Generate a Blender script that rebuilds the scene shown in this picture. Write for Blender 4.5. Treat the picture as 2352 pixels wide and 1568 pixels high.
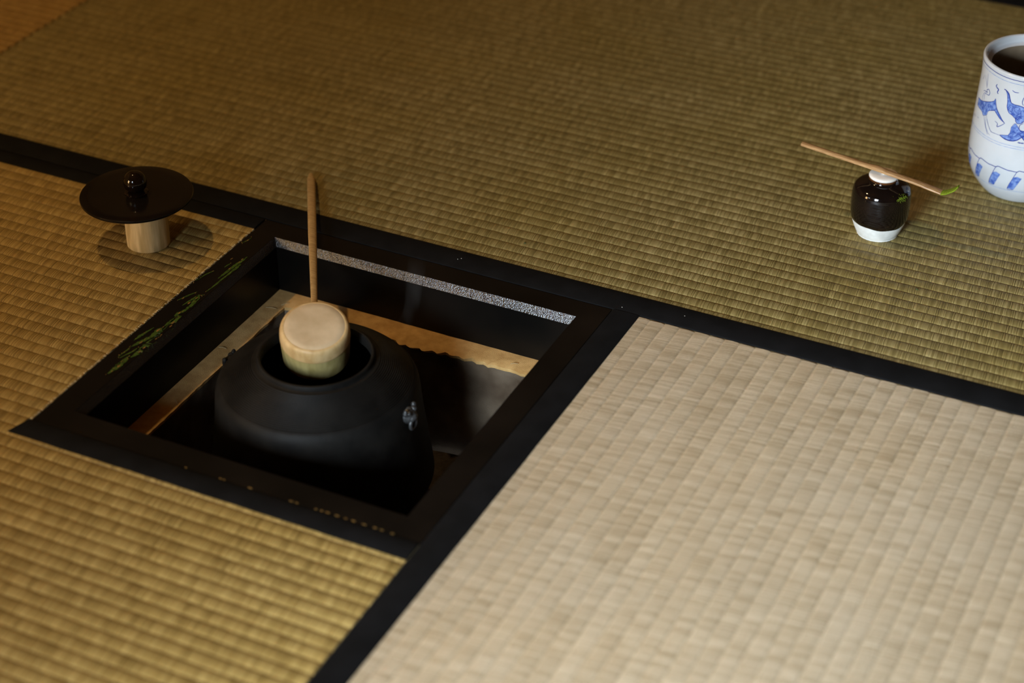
import bpy, bmesh, math, random
from mathutils import Vector, Matrix, noise as mnoise

# ------------------------------------------------------------------ scene reset, camera, light, exposure
for o in list(bpy.data.objects):
    bpy.data.objects.remove(o, do_unlink=True)
scene = bpy.context.scene
C = scene.collection
random.seed(7)

cam_data = bpy.data.cameras.new('camera')
cam = bpy.data.objects.new('camera', cam_data)
C.objects.link(cam)
cam.location = (1.0855, -1.1719, 1.1158)
cam.rotation_euler = (0.9801, -0.0001, 0.4539)
cam_data.sensor_width = 36.0
cam_data.lens = 36.0 * 4519.41 / 2352.0
cam_data.clip_start = 0.02
cam_data.dof.use_dof = True
cam_data.dof.focus_distance = 2.09
cam_data.dof.aperture_fstop = 2.8
scene.camera = cam

scene.view_settings.view_transform = 'Standard'
scene.view_settings.look = 'None'
scene.view_settings.gamma = 1.0
scene.view_settings.use_curve_mapping = False
scene.view_settings.exposure = 0.0

world = bpy.data.worlds.new('world')
scene.world = world
world.use_nodes = True
world.node_tree.nodes['Background'].inputs[0].default_value = (0.80, 0.90, 1.0, 1)
world.node_tree.nodes['Background'].inputs[1].default_value = 0.6


def area_light(name, loc, target, sx, sy, power, color, spread=180):
    d = bpy.data.lights.new(name, 'AREA')
    d.shape = 'RECTANGLE'
    d.size = sx
    d.size_y = sy
    d.energy = power
    d.color = color
    d.spread = math.radians(spread)
    o = bpy.data.objects.new(name, d)
    C.objects.link(o)
    o.location = loc
    v = Vector(target) - Vector(loc)
    o.rotation_euler = v.to_track_quat('-Z', 'Y').to_euler()
    return o


# daylight entering through the low window in the wall behind the camera
DAY = area_light('window_daylight', (0.50, -2.17, 0.88), (0.81, -0.15, 0.0), 0.62, 0.56, 10.9, (0.74, 0.88, 1.0), spread=39)

# ------------------------------------------------------------------ materials
def nt(mat):
    mat.use_nodes = True
    t = mat.node_tree
    return t, t.nodes, t.links, t.nodes['Principled BSDF']


def setv(b, **kw):
    names = {'rough': 'Roughness', 'metal': 'Metallic', 'spec': 'Specular IOR Level', 'coat': 'Coat Weight',
             'coatr': 'Coat Roughness', 'trans': 'Transmission Weight', 'ior': 'IOR', 'sheen': 'Sheen Weight',
             'sub': 'Subsurface Weight'}
    for k, v in kw.items():
        b.inputs[names[k]].default_value = v


def noisy(name, c1, c2, scale=20.0, detail=4.0, stretch=(1, 1, 1), bump=0.0, bump_scale=200.0, bump_dist=0.001,
          lo=0.35, hi=0.65, **kw):
    """two-tone noise colour with optional fine bump"""
    m = bpy.data.materials.new(name)
    t, N, L, b = nt(m)
    setv(b, **kw)
    tc = N.new('ShaderNodeTexCoord')
    mp = N.new('ShaderNodeMapping')
    mp.inputs['Scale'].default_value = stretch
    L.new(tc.outputs['Object'], mp.inputs['Vector'])
    n = N.new('ShaderNodeTexNoise')
    n.inputs['Scale'].default_value = scale
    n.inputs['Detail'].default_value = detail
    L.new(mp.outputs[0], n.inputs['Vector'])
    r = N.new('ShaderNodeValToRGB')
    r.color_ramp.elements[0].position = lo
    r.color_ramp.elements[0].color = (*c1, 1)
    r.color_ramp.elements[1].position = hi
    r.color_ramp.elements[1].color = (*c2, 1)
    L.new(n.outputs['Fac'], r.inputs[0])
    L.new(r.outputs[0], b.inputs['Base Color'])
    if bump:
        n2 = N.new('ShaderNodeTexNoise')
        n2.inputs['Scale'].default_value = bump_scale
        n2.inputs['Detail'].default_value = 3
        L.new(mp.outputs[0], n2.inputs['Vector'])
        bp = N.new('ShaderNodeBump')
        bp.inputs['Strength'].default_value = bump
        bp.inputs['Distance'].default_value = bump_dist
        L.new(n2.outputs['Fac'], bp.inputs['Height'])
        L.new(bp.outputs[0], b.inputs['Normal'])
    return m


def mat_weave(name, dark, mid, light, stain):
    """woven rush: fibres run across each row (local y), rows run along local x"""
    m = bpy.data.materials.new(name)
    t, N, L, b = nt(m)
    setv(b, rough=0.52, spec=0.32)
    tc = N.new('ShaderNodeTexCoord')
    oi = N.new('ShaderNodeObjectInfo')
    sep = N.new('ShaderNodeSeparateXYZ')
    L.new(tc.outputs['Object'], sep.inputs[0])

    def math_(op, a, bb=None, c=None):
        q = N.new('ShaderNodeMath')
        q.operation = op
        for i, v in enumerate((a, bb, c)):
            if v is None:
                continue
            if isinstance(v, (int, float)):
                q.inputs[i].default_value = v
            else:
                L.new(v, q.inputs[i])
        return q.outputs[0]

    def comb(x, y, z):
        q = N.new('ShaderNodeCombineXYZ')
        for i, v in enumerate((x, y, z)):
            if isinstance(v, (int, float)):
                q.inputs[i].default_value = v
            else:
                L.new(v, q.inputs[i])
        return q.outputs[0]

    def noi(vec, detail=2.0, rough=0.5):
        q = N.new('ShaderNodeTexNoise')
        q.inputs['Scale'].default_value = 1.0
        q.inputs['Detail'].default_value = detail
        q.inputs['Roughness'].default_value = rough
        L.new(vec, q.inputs['Vector'])
        return q.outputs['Fac']

    x, y = sep.outputs[0], sep.outputs[1]
    seed = math_('MULTIPLY', oi.outputs['Random'], 97.0)
    # single stalks, about a millimetre wide, a little slanted, each with its own tone
    xs = math_('MULTIPLY_ADD', y, 0.10, x)
    wob = noi(comb(math_('MULTIPLY', xs, 60.0), math_('MULTIPLY', y, 60.0), seed), 2.0)
    vor = N.new('ShaderNodeTexVoronoi')
    vor.voronoi_dimensions = '1D'
    vor.inputs['Scale'].default_value = 1.0
    vor.inputs['Randomness'].default_value = 0.7
    L.new(math_('ADD', math_('MULTIPLY_ADD', xs, 900.0, seed), math_('MULTIPLY', wob, 1.6)), vor.inputs['W'])
    vsep = N.new('ShaderNodeSeparateColor')
    L.new(vor.outputs['Color'], vsep.inputs[0])
    rnd = vsep.outputs[0]
    rnd_n = math_('SUBTRACT', 0.62, vor.outputs['Distance'])          # round section of a stalk
    fib = math_('ADD', math_('MULTIPLY', rnd, 0.55), math_('MULTIPLY', rnd_n, 0.75))
    # bundles of several stalks that share a tone
    bun = noi(comb(math_('MULTIPLY', xs, 130.0), math_('MULTIPLY', y, 22.0), seed), 2.0)
    # broad wear over the whole mat
    geo = N.new('ShaderNodeNewGeometry')
    wear = N.new('ShaderNodeTexNoise')
    wear.inputs['Scale'].default_value = 5.5
    wear.inputs['Detail'].default_value = 4
    L.new(geo.outputs['Position'], wear.inputs['Vector'])
    tone = math_('ADD', math_('MULTIPLY_ADD', fib, 0.62, -0.34), math_('MULTIPLY_ADD', bun, 0.66, -0.33))
    tone = math_('ADD', tone, math_('MULTIPLY_ADD', oi.outputs['Random'], 0.08, 0.46))
    r = N.new('ShaderNodeValToRGB')
    e = r.color_ramp.elements
    e[0].position = 0.18
    e[0].color = (*dark, 1)
    e[1].position = 0.85
    e[1].color = (*light, 1)
    q = e.new(0.5)
    q.color = (*mid, 1)
    L.new(tone, r.inputs[0])
    mx = N.new('ShaderNodeMixRGB')
    wr = N.new('ShaderNodeValToRGB')
    wr.color_ramp.elements[0].position = 0.42
    wr.color_ramp.elements[1].position = 0.72
    wr.color_ramp.elements[1].color = (0.6, 0.6, 0.6, 1)
    L.new(wear.outputs['Fac'], wr.inputs[0])
    L.new(wr.outputs[0], mx.inputs[0])
    L.new(r.outputs[0], mx.inputs[1])
    mx2 = N.new('ShaderNodeMixRGB')
    mx2.blend_type = 'MULTIPLY'
    mx2.inputs[0].default_value = 1.0
    mx2.inputs[2].default_value = (*stain, 1)
    L.new(r.outputs[0], mx2.inputs[1])
    L.new(mx2.outputs[0], mx.inputs[2])
    L.new(mx.outputs[0], b.inputs['Base Color'])
    bp = N.new('ShaderNodeBump')
    bp.inputs['Strength'].default_value = 0.8
    bp.inputs['Distance'].default_value = 0.0009
    hgt = math_('ADD', math_('MULTIPLY', rnd_n, 0.55), math_('ADD', math_('MULTIPLY', rnd, 0.2), math_('MULTIPLY', bun, 0.6)))
    L.new(hgt, bp.inputs['Height'])
    L.new(bp.outputs[0], b.inputs['Normal'])
    return m


def mat_bamboo(name, c1, c2, axis_stretch, rough=0.45, bump=0.15, scale=1.0):
    return noisy(name, c1, c2, scale=scale, detail=5, stretch=axis_stretch, bump=bump, bump_scale=2.0,
                 bump_dist=0.0004, rough=rough, spec=0.35)


M = {}
M['weave_green'] = mat_weave('rush_green', (0.122, 0.088, 0.027), (0.214, 0.160, 0.055), (0.36, 0.282, 0.120), (0.90, 0.86, 0.60))
M['weave_gold'] = mat_weave('rush_golden', (0.170, 0.108, 0.028), (0.330, 0.220, 0.066), (0.50, 0.36, 0.13), (0.92, 0.88, 0.75))
M['weave_brown'] = mat_weave('rush_brown', (0.165, 0.094, 0.022), (0.305, 0.178, 0.048), (0.43, 0.28, 0.09), (0.92, 0.88, 0.75))
M['weave_pale'] = mat_weave('rush_pale', (0.34, 0.255, 0.150), (0.500, 0.395, 0.265), (0.64, 0.525, 0.375), (1.0, 0.94, 0.84))
M['core'] = noisy('straw_core', (0.22, 0.16, 0.07), (0.32, 0.24, 0.11), 60, rough=0.9)
M['border'] = noisy('black_border_cloth', (0.0034, 0.0034, 0.0036), (0.006, 0.006, 0.0065), 35, bump=0.5, bump_scale=900,
                    bump_dist=0.0004, rough=0.8, spec=0.12)
M['lacquer'] = noisy('black_lacquer', (0.003, 0.0026, 0.0022), (0.008, 0.006, 0.0045), 9, stretch=(1, 1, 1), bump=0.08,
                     bump_scale=120, bump_dist=0.0003, rough=0.34, spec=0.15)
M['lacquer_rough'] = noisy('textured_lacquer', (0.004, 0.004, 0.004), (0.009, 0.008, 0.007), 30, bump=1.0,
                           bump_scale=700, bump_dist=0.0006, rough=0.10, spec=0.8)
M['iron'] = noisy('cast_iron', (0.0055, 0.0050, 0.0044), (0.012, 0.0108, 0.0092), 40, bump=0.5, bump_scale=500,
                  bump_dist=0.0005, rough=0.6, spec=0.16)
M['iron_worn'] = noisy('worn_iron', (0.02, 0.02, 0.02), (0.06, 0.06, 0.06), 160, bump=0.5, bump_scale=500,
                       bump_dist=0.0006, rough=0.38, spec=0.6)
M['lid'] = noisy('dark_bronze', (0.004, 0.003, 0.0024), (0.008, 0.0058, 0.0044), 14, bump=0.03, bump_scale=300,
                 bump_dist=0.0002, rough=0.16, spec=0.3)
M['knob'] = noisy('brown_knob', (0.005, 0.003, 0.002), (0.012, 0.006, 0.004), 60, rough=0.05, spec=0.5)
M['bamboo_rest'] = mat_bamboo('pale_bamboo', (0.46, 0.33, 0.14), (0.74, 0.58, 0.31), (160, 160, 18))
M['bamboo_rest_cut'] = mat_bamboo('bamboo_cut', (0.40, 0.30, 0.15), (0.55, 0.44, 0.25), (300, 300, 300))
M['cup_skin'] = mat_bamboo('green_bamboo_skin', (0.28, 0.22, 0.075), (0.42, 0.34, 0.14), (150, 150, 14))
M['cup_band'] = mat_bamboo('shaved_bamboo', (0.50, 0.32, 0.13), (0.66, 0.46, 0.22), (120, 120, 60))
M['cup_base'] = mat_bamboo('bamboo_node_wood', (0.52, 0.385, 0.225), (0.65, 0.50, 0.315), (45, 45, 45), rough=0.6, bump=0.05)
M['handle'] = mat_bamboo('handle_bamboo', (0.34, 0.205, 0.075), (0.50, 0.33, 0.14), (26, 700, 700))
M['scoop'] = mat_bamboo('scoop_bamboo', (0.30, 0.155, 0.060), (0.46, 0.27, 0.115), (22, 700, 700))
M['matcha'] = noisy('matcha_powder', (0.09, 0.13, 0.006), (0.20, 0.26, 0.02), 900, rough=0.95, spec=0.1)
M['glaze'] = noisy('dark_brown_glaze', (0.0025, 0.0018, 0.0016), (0.007, 0.0038, 0.003), 45, bump=0.05, bump_scale=160,
                   bump_dist=0.0004, rough=0.07, spec=0.55)
M['glaze_lip'] = noisy('amber_glaze', (0.05, 0.018, 0.006), (0.11, 0.04, 0.012), 120, rough=0.1, spec=0.55)
M['white_clay'] = noisy('white_clay', (0.60, 0.60, 0.56), (0.74, 0.74, 0.70), 120, bump=0.15, bump_scale=700,
                        bump_dist=0.0003, rough=0.55, spec=0.3)
M['ivory'] = noisy('ivory', (0.72, 0.66, 0.58), (0.82, 0.78, 0.72), 60, rough=0.3, spec=0.5)
M['porcelain'] = noisy('white_porcelain', (0.49, 0.505, 0.52), (0.56, 0.57, 0.58), 25, bump=0.03, bump_scale=90,
                       bump_dist=0.0004, rough=0.16, spec=0.5)
M['jar_inside'] = noisy('jar_inside_glaze', (0.13, 0.095, 0.06), (0.20, 0.15, 0.10), 20, rough=0.25, spec=0.5)
M['cobalt'] = noisy('cobalt_line', (0.012, 0.022, 0.17), (0.025, 0.05, 0.30), 500, rough=0.2, spec=0.5)
M['cobalt_wash'] = noisy('cobalt_wash', (0.045, 0.095, 0.36), (0.20, 0.30, 0.58), 260, detail=5, rough=0.2, spec=0.5)
M['cobalt_faint'] = noisy('cobalt_faint', (0.20, 0.28, 0.52), (0.36, 0.44, 0.62), 300, rough=0.2, spec=0.5)
M['clay'] = noisy('hearth_clay', (0.50, 0.295, 0.105), (0.68, 0.43, 0.175), 70, bump=0.7, bump_scale=1500, bump_dist=0.0010,
                  rough=0.95, spec=0.1)
M['clay_wall'] = noisy('smoked_shaded_clay', (0.055, 0.034, 0.020), (0.26, 0.20, 0.14), 11, bump=0.8, bump_scale=900, bump_dist=0.0014,
                  lo=0.38, hi=0.68, rough=0.95, spec=0.1)  # soot tones, with the pit's missing shade put into the colour
M['ash'] = noisy('ash', (0.028, 0.022, 0.018), (0.055, 0.045, 0.038), 60, bump=0.8, bump_scale=200, bump_dist=0.003, rough=1.0, spec=0.0)
M['green_paint'] = noisy('green_lacquer_paint', (0.020, 0.050, 0.005), (0.06, 0.115, 0.013), 260, bump=0.4, bump_scale=900,
                         bump_dist=0.0004, rough=0.4, spec=0.4)
M['gold'] = noisy('gold_leaf', (0.34, 0.20, 0.055), (0.58, 0.36, 0.11), 500, bump=0.5, bump_scale=1500, bump_dist=0.0003,
                  rough=0.42, metal=0.7)
M['plaster'] = noisy('earth_plaster', (0.20, 0.145, 0.08), (0.27, 0.20, 0.115), 12, bump=0.4, bump_scale=300, bump_dist=0.001, rough=0.95, spec=0.1)
M['ceiling'] = noisy('ceiling_board', (0.16, 0.10, 0.05), (0.25, 0.165, 0.085), 4, stretch=(1, 14, 1), rough=0.7)
M['wood'] = noisy('dark_wood', (0.05, 0.03, 0.015), (0.10, 0.06, 0.03), 5, stretch=(12, 12, 1), rough=0.6)
M['subfloor'] = noisy('sub_floor_wood', (0.06, 0.04, 0.025), (0.10, 0.07, 0.04), 6, rough=0.9)
M['thread'] = noisy('frayed_rush', (0.33, 0.25, 0.12), (0.55, 0.44, 0.25), 400, rough=0.8)
M['lint'] = noisy('lint', (0.5, 0.48, 0.44), (0.7, 0.68, 0.64), 400, rough=0.9)


def emission(name, col, strength):
    m = bpy.data.materials.new(name)
    t, N, L, b = nt(m)
    b.inputs['Base Color'].default_value = (*col, 1)
    b.inputs['Emission Color'].default_value = (*col, 1)
    b.inputs['Emission Strength'].default_value = strength
    return m


# ------------------------------------------------------------------ object helpers
def link(o, parent=None):
    C.objects.link(o)
    if parent:
        o.parent = parent
    return o


def mesh_obj(name, verts, faces, mat, parent=None, smooth=False, loc=(0, 0, 0)):
    me = bpy.data.meshes.new(name)
    me.from_pydata([tuple(v) for v in verts], [], faces)
    me.update()
    bm = bmesh.new()
    bm.from_mesh(me)
    bmesh.ops.recalc_face_normals(bm, faces=bm.faces)
    bm.to_mesh(me)
    bm.free()
    if smooth:
        me.polygons.foreach_set('use_smooth', [True] * len(me.polygons))
        try:
            me.set_sharp_from_angle(angle=math.radians(40))
        except Exception:
            pass
    me.materials.append(mat)
    o = bpy.data.objects.new(name, me)
    o.location = loc
    return link(o, parent)


def thing(name, label, cat, loc=(0, 0, 0), rotz=0.0, group=None):
    o = bpy.data.objects.new(name, None)
    o.empty_display_size = 0.02
    C.objects.link(o)
    o.location = loc
    o.rotation_euler = (0, 0, rotz)
    tag(o, label, cat, group)
    return o


def tag(o, label, cat, group=None):
    o['label'] = label
    o['category'] = cat
    if group:
        o['group'] = group
    return o


def structure(o, label=None):
    o['kind'] = 'structure'
    if label:
        o['label'] = label
    return o


def box_vf(x0, x1, y0, y1, z0, z1, base=0):
    v = [(x0, y0, z0), (x1, y0, z0), (x1, y1, z0), (x0, y1, z0), (x0, y0, z1), (x1, y0, z1), (x1, y1, z1), (x0, y1, z1)]
    f = [(0, 3, 2, 1), (4, 5, 6, 7), (0, 1, 5, 4), (1, 2, 6, 5), (2, 3, 7, 6), (3, 0, 4, 7)]
    return v, [tuple(i + base for i in q) for q in f]


def boxes(name, specs, mat, parent=None):
    V, F = [], []
    for s in specs:
        v, f = box_vf(*s, base=len(V))
        V += v
        F += f
    return mesh_obj(name, V, F, mat, parent)


def lathe_vf(profile, segs=96, close=False):
    """profile: list of (r, z) ; r may be a function of angle"""
    V, F = [], []
    n = len(profile)
    ring = []
    for r, z in profile:
        idx = []
        if not callable(r) and not callable(z) and r < 1e-7:
            V.append((0, 0, z))
            idx = [len(V) - 1] * segs
        else:
            for k in range(segs):
                a = 2 * math.pi * k / segs
                rr = r(a) if callable(r) else r
                zz = z(a) if callable(z) else z
                V.append((rr * math.cos(a), rr * math.sin(a), zz))
                idx.append(len(V) - 1)
        ring.append(idx)
    pairs = list(range(n - 1)) + ([n - 1] if close else [])
    for i in pairs:
        A, B = ring[i], ring[(i + 1) % n]
        for k in range(segs):
            k2 = (k + 1) % segs
            q = [A[k], A[k2], B[k2], B[k]]
            u = []
            for w in q:
                if w not in u:
                    u.append(w)
            if len(u) >= 3:
                F.append(tuple(u))
    return V, F


def lathe(name, profile, mat, parent=None, segs=96, close=False, loc=(0, 0, 0)):
    V, F = lathe_vf(profile, segs, close)
    return mesh_obj(name, V, F, mat, parent, smooth=True, loc=loc)


def smooth_profile(pts, n=6):
    """Catmull-Rom through (r,z) points"""
    out = []
    P = [pts[0]] + list(pts) + [pts[-1]]
    for i in range(1, len(P) - 2):
        p0, p1, p2, p3 = P[i - 1], P[i], P[i + 1], P[i + 2]
        for k in range(n):
            t = k / n
            q = []
            for a in range(len(p1)):
                q.append(0.5 * (2 * p1[a] + (-p0[a] + p2[a]) * t + (2 * p0[a] - 5 * p1[a] + 4 * p2[a] - p3[a]) * t * t
                                + (-p0[a] + 3 * p1[a] - 3 * p2[a] + p3[a]) * t ** 3))
            out.append(tuple(q))
    out.append(tuple(pts[-1]))
    return out


def sweep(name, pts, sizes, mat, parent=None, segs=14, up=(0, 0, 1), power=2.0):
    """closed tube along pts; sizes = list of (half_width, half_height)"""
    V, F = [], []
    n = len(pts)
    upv = Vector(up)
    for i, p in enumerate(pts):
        p = Vector(p)
        a = Vector(pts[max(0, i - 1)])
        b = Vector(pts[min(n - 1, i + 1)])
        d = (b - a).normalized()
        s = d.cross(upv).normalized()
        u = s.cross(d).normalized()
        w, h = sizes[i]
        for k in range(segs):
            t = 2 * math.pi * k / segs
            ct, st = math.cos(t), math.sin(t)
            ex = math.copysign(abs(ct) ** (2 / power), ct)
            ey = math.copysign(abs(st) ** (2 / power), st)
            V.append(tuple(p + s * (w * ex) + u * (h * ey)))
    for i in range(n - 1):
        for k in range(segs):
            k2 = (k + 1) % segs
            F.append((i * segs + k, i * segs + k2, (i + 1) * segs + k2, (i + 1) * segs + k))
    F.append(tuple(range(segs)))
    F.append(tuple((n - 1) * segs + k for k in range(segs)))
    return mesh_obj(name, V, F, mat, parent, smooth=True)


# ------------------------------------------------------------------ key dimensions (metres; z = 0 is the mat surface)
S = 0.424            # hearth frame, outer side
HERI_FAR = 0.0343    # border widths
HERI_RIGHT = 0.0304
HERI_HEARTH = 0.024
HERI_CUT = 0.0256
PITCH = 0.0155       # width of one woven row
MAT_T = 0.052
XL, XR, YF, YB, ZC = -2.1, 2.3, -2.2, 2.35, 2.25   # room

# ------------------------------------------------------------------ room shell
V, F = [], []
for s in ((XL, 0.0, YF, YB, -0.10, -MAT_T), (S, XR, YF, YB, -0.10, -MAT_T), (0.0, S, YF, 0.0, -0.10, -MAT_T), (0.0, S, S, YB, -0.10, -MAT_T)):
    v, f = box_vf(*s, base=len(V))
    V += v
    F += f
structure(mesh_obj('floor', V, F, M['subfloor']), 'wooden sub floor under the straw mats')
T = 0.08
structure(boxes('wall_left', [(XL - T, XL, YF, YB, -0.1, ZC)], M['plaster']))
structure(boxes('wall_right', [(XR, XR + T, YF, YB, -0.1, ZC)], M['plaster']))
structure(boxes('wall_back', [(XL, XR, YB, YB + T, -0.1, ZC)], M['plaster']))
WX0, WX1, WZ0, WZ1 = 0.16, 0.84, 0.57, 1.19      # main low window
QX0, QX1, QZ0, QZ1 = -1.54, -1.02, 0.83, 1.01     # small paper window further left
structure(boxes('wall_front', [(XL, QX0, YF - T, YF, -0.1, ZC), (QX1, WX0, YF - T, YF, -0.1, ZC), (WX1, XR, YF - T, YF, -0.1, ZC),
                               (QX0, QX1, YF - T, YF, -0.1, QZ0), (QX0, QX1, YF - T, YF, QZ1, ZC),
                               (WX0, WX1, YF - T, YF, -0.1, WZ0), (WX0, WX1, YF - T, YF, WZ1, ZC)], M['plaster']))
structure(boxes('ceiling', [(XL - T, XR + T, YF - T, YB + T, ZC, ZC + 0.06)], M['ceiling']))
win = structure(boxes('window_1', [(WX0, WX1, YF - 0.05, YF + 0.01, WZ0, WZ0 + 0.025), (WX0, WX1, YF - 0.05, YF + 0.01, WZ1 - 0.025, WZ1),
                                   (WX0, WX0 + 0.025, YF - 0.05, YF + 0.01, WZ0, WZ1), (WX1 - 0.025, WX1, YF - 0.05, YF + 0.01, WZ0, WZ1)], M['wood']))
for i in range(1, 4):
    xx = WX0 + (WX1 - WX0) * i / 4
    boxes('lattice_bar', [(xx - 0.008, xx + 0.008, YF - 0.035, YF - 0.015, WZ0, WZ1)], M['wood'], win)
win2 = structure(boxes('window_2', [(QX0, QX1, YF - 0.04, YF + 0.005, QZ0, QZ0 + 0.02), (QX0, QX1, YF - 0.04, YF + 0.005, QZ1 - 0.02, QZ1)], M['wood']))
PANE = emission('daylit_paper', (0.80, 0.91, 1.0), 26.0)
for i in range(4):
    a = QX0 + (QX1 - QX0) * i / 4
    c = QX0 + (QX1 - QX0) * (i + 1) / 4
    boxes('pane', [(a + 0.02, c - 0.02, YF - 0.026, YF - 0.022, QZ0 + 0.012, QZ1 - 0.012)], PANE, win2)
    boxes('lattice_bar', [(a - 0.02, a + 0.02, YF - 0.035, YF - 0.005, QZ0, QZ1)], M['wood'], win2)

# ------------------------------------------------------------------ straw mats
_row_cache = {}


def row_mesh(length, width, seed, deep=1.0):
    key = (round(length, 4), round(width, 4), seed)
    if key in _row_cache:
        return _row_cache[key]
    rng = random.Random(seed * 31 + 5)
    n = max(2, int(length / 0.007))
    prof = [(t, z * deep) for t, z in ((0.0, -0.0013), (0.06, -0.0006), (0.20, 0.0), (0.5, 0.0003), (0.80, 0.0001), (0.94, -0.0005), (1.0, -0.0013))]
    V, F = [], []
    k = len(prof)
    dz = 0.0
    for i in range(n + 1):
        dz = 0.6 * dz + rng.uniform(-1, 1) * 0.00010
        dy = rng.uniform(-1, 1) * 0.00022
        for t, z in prof:
            V.append((length * i / n, t * width + dy * (1 if 0 < t < 1 else 0), z + dz))
    for i in range(n):
        for j in range(k - 1):
            F.append((i * k + j, (i + 1) * k + j, (i + 1) * k + j + 1, i * k + j + 1))
    me = bpy.data.meshes.new('weave_row')
    me.from_pydata(V, [], F)
    me.polygons.foreach_set('use_smooth', [True] * len(me.polygons))
    me.update()
    _row_cache[key] = me
    return me


def add_row(parent, x0, x1, y0, width, mat, seed, deep=1.0):
    me = row_mesh(x1 - x0, width, seed, deep)
    if not me.materials:
        me.materials.append(mat)
    o = bpy.data.objects.new('weave_row', me)
    if me.materials[0] != mat:
        o.material_slots[0].link = 'OBJECT'
        o.material_slots[0].material = mat
    o.location = (x0, y0, 0)
    link(o, parent)
    return o


def border(parent, x0, x1, y0, y1, wave=0.0, mitre=0.0):
    """flat cloth strip, rounded at both long edges, in local mat axes"""
    n = max(2, int((x1 - x0) / 0.02))
    prof = [(0, -0.004), (0, 0.0006), (0.05, 0.0012), (0.5, 0.0014), (0.95, 0.0012), (1, 0.0006), (1, -0.004)]
    rng = random.Random(int(abs(x0 * 1000)) + int(abs(y0 * 1000)))
    V, F = [], []
    k = len(prof)
    for i in range(n + 1):
        j0 = rng.uniform(-1, 1) * wave
        j1 = rng.uniform(-1, 1) * wave
        for t, z in prof:
            yy = y0 + t * (y1 - y0) + (j0 if t < 0.3 else j1 if t > 0.7 else 0)
            xx = x0 + (x1 - x0) * i / n - (mitre * (1 - t) * (1 - i / n))
            V.append((xx, yy, z))
    for i in range(n):
        for j in range(k - 1):
            F.append((i * k + j, (i + 1) * k + j, (i + 1) * k + j + 1, i * k + j + 1))
    F.append(tuple(range(k)))
    F.append(tuple(n * k + j for j in range(k)))
    return mesh_obj('cloth_border', V, F, M['border'], parent, smooth=True)


def core(parent, specs):
    return boxes('straw_core', [(a, b, c, d, -MAT_T + 0.0002, -0.0012) for a, b, c, d in specs], M['core'], parent)


# mat beyond the hearth; local axes = world axes, origin at its corner by the black border
FX0, FX1 = -0.538, 1.372
FAR_W = 0.972
far = thing('tatami_mat', 'greenish rush mat beyond the hearth that carries the tea caddy and water jar', 'tatami mat', (FX0, S, 0))
core(far, [(0.0, FX1 - FX0, 0.0, FAR_W)])
border(far, 0.0, FX1 - FX0, 0.0006, HERI_FAR, 0.0001)
border(far, 0.0, FX1 - FX0, FAR_W - HERI_FAR, FAR_W - 0.0005)
y = HERI_FAR - 0.006
i = 0
while y + PITCH < FAR_W - HERI_FAR + 0.012:
    add_row(far, 0.001, FX1 - FX0 - 0.001, y, PITCH, M['weave_green'], i % 5, 0.85)
    y += PITCH
    i += 1

# mat cut away around the hearth
HX0 = -1.486
hm = thing('tatami_mat', 'golden rush mat cut around the sunken hearth, under the bamboo lid rest', 'tatami mat', (0, 0, 0))
core(hm, [(HX0, -0.0005, -0.53, S - 0.0005), (-0.0005, S - 0.0005, -0.53, -0.0005)])
border(hm, HX0, -0.0005, S - HERI_HEARTH, S - 0.0006, 0.0001)
border(hm, -0.0008, S - 0.0008, -HERI_CUT, -0.0006, 0.0003, mitre=0.0075)
y = S - HERI_HEARTH + 0.005 - PITCH
i = 0
while y > -0.53:
    if y > -PITCH * 0.55:
        add_row(hm, HX0, -0.0006, y, PITCH, M['weave_gold'], 10 + i % 5)
    elif y + PITCH > -HERI_CUT + 0.006:
        add_row(hm, HX0, -0.004, y, PITCH, M['weave_gold'], 10 + i % 5)
        if -HERI_CUT + 0.003 - y > 0.004:
            add_row(hm, -0.004, S - 0.0008, y, -HERI_CUT + 0.003 - y, M['weave_gold'], 19)
    else:
        add_row(hm, HX0, S - 0.0008, y, PITCH, M['weave_gold'], 15 + i % 5)
    y -= PITCH
    i += 1
# frayed stalk ends along the raw cut edge
V, F = [], []
rng = random.Random(3)
for k in range(420):
    yy = rng.uniform(0.0, S - HERI_HEARTH - 0.001)
    ln = rng.uniform(0.0008, 0.0030) * (2.0 if yy > S - HERI_HEARTH - 0.008 else 1.0)
    w = 0.00035
    z0 = rng.uniform(-0.0012, 0.0003)
    dy = rng.uniform(-1, 1) * 0.0012
    b0 = len(V)
    V += [(-0.002, yy - w, z0), (-0.002, yy + w, z0), (-0.002, yy, z0 + 2 * w), (-0.0006 + ln * 0.6, yy + dy, z0 + rng.uniform(0, 0.0012))]
    F += [(b0, b0 + 1, b0 + 3), (b0 + 1, b0 + 2, b0 + 3), (b0 + 2, b0, b0 + 3), (b0, b0 + 2, b0 + 1)]
fr = mesh_obj('frayed_edge', V, F, M['thread'], hm)
fr['kind'] = 'stuff'

# mat to the right: rows run away from the viewer (local x = -world y)
RM_L, RM_W = 1.91, 0.955
rm = thing('tatami_mat', 'pale beige rush mat at right of the hearth with nothing standing on it', 'tatami mat', (S, S, 0), -math.pi / 2)
core(rm, [(0.0008, RM_L, 0.0008, RM_W)])
border(rm, 0.0005, RM_L, 0.0006, HERI_RIGHT, 0.0001)
border(rm, 0.0005, RM_L, RM_W - HERI_RIGHT, RM_W - 0.0005)
y = HERI_RIGHT - 0.004
i = 0
while y + 0.0165 < RM_W - HERI_RIGHT + 0.012:
    add_row(rm, 0.0016 + 0.0008 * (i % 2), RM_L - 0.001, y, 0.0165, M['weave_pale'], 20 + i % 6, 0.6)
    y += 0.0165
    i += 1

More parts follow.
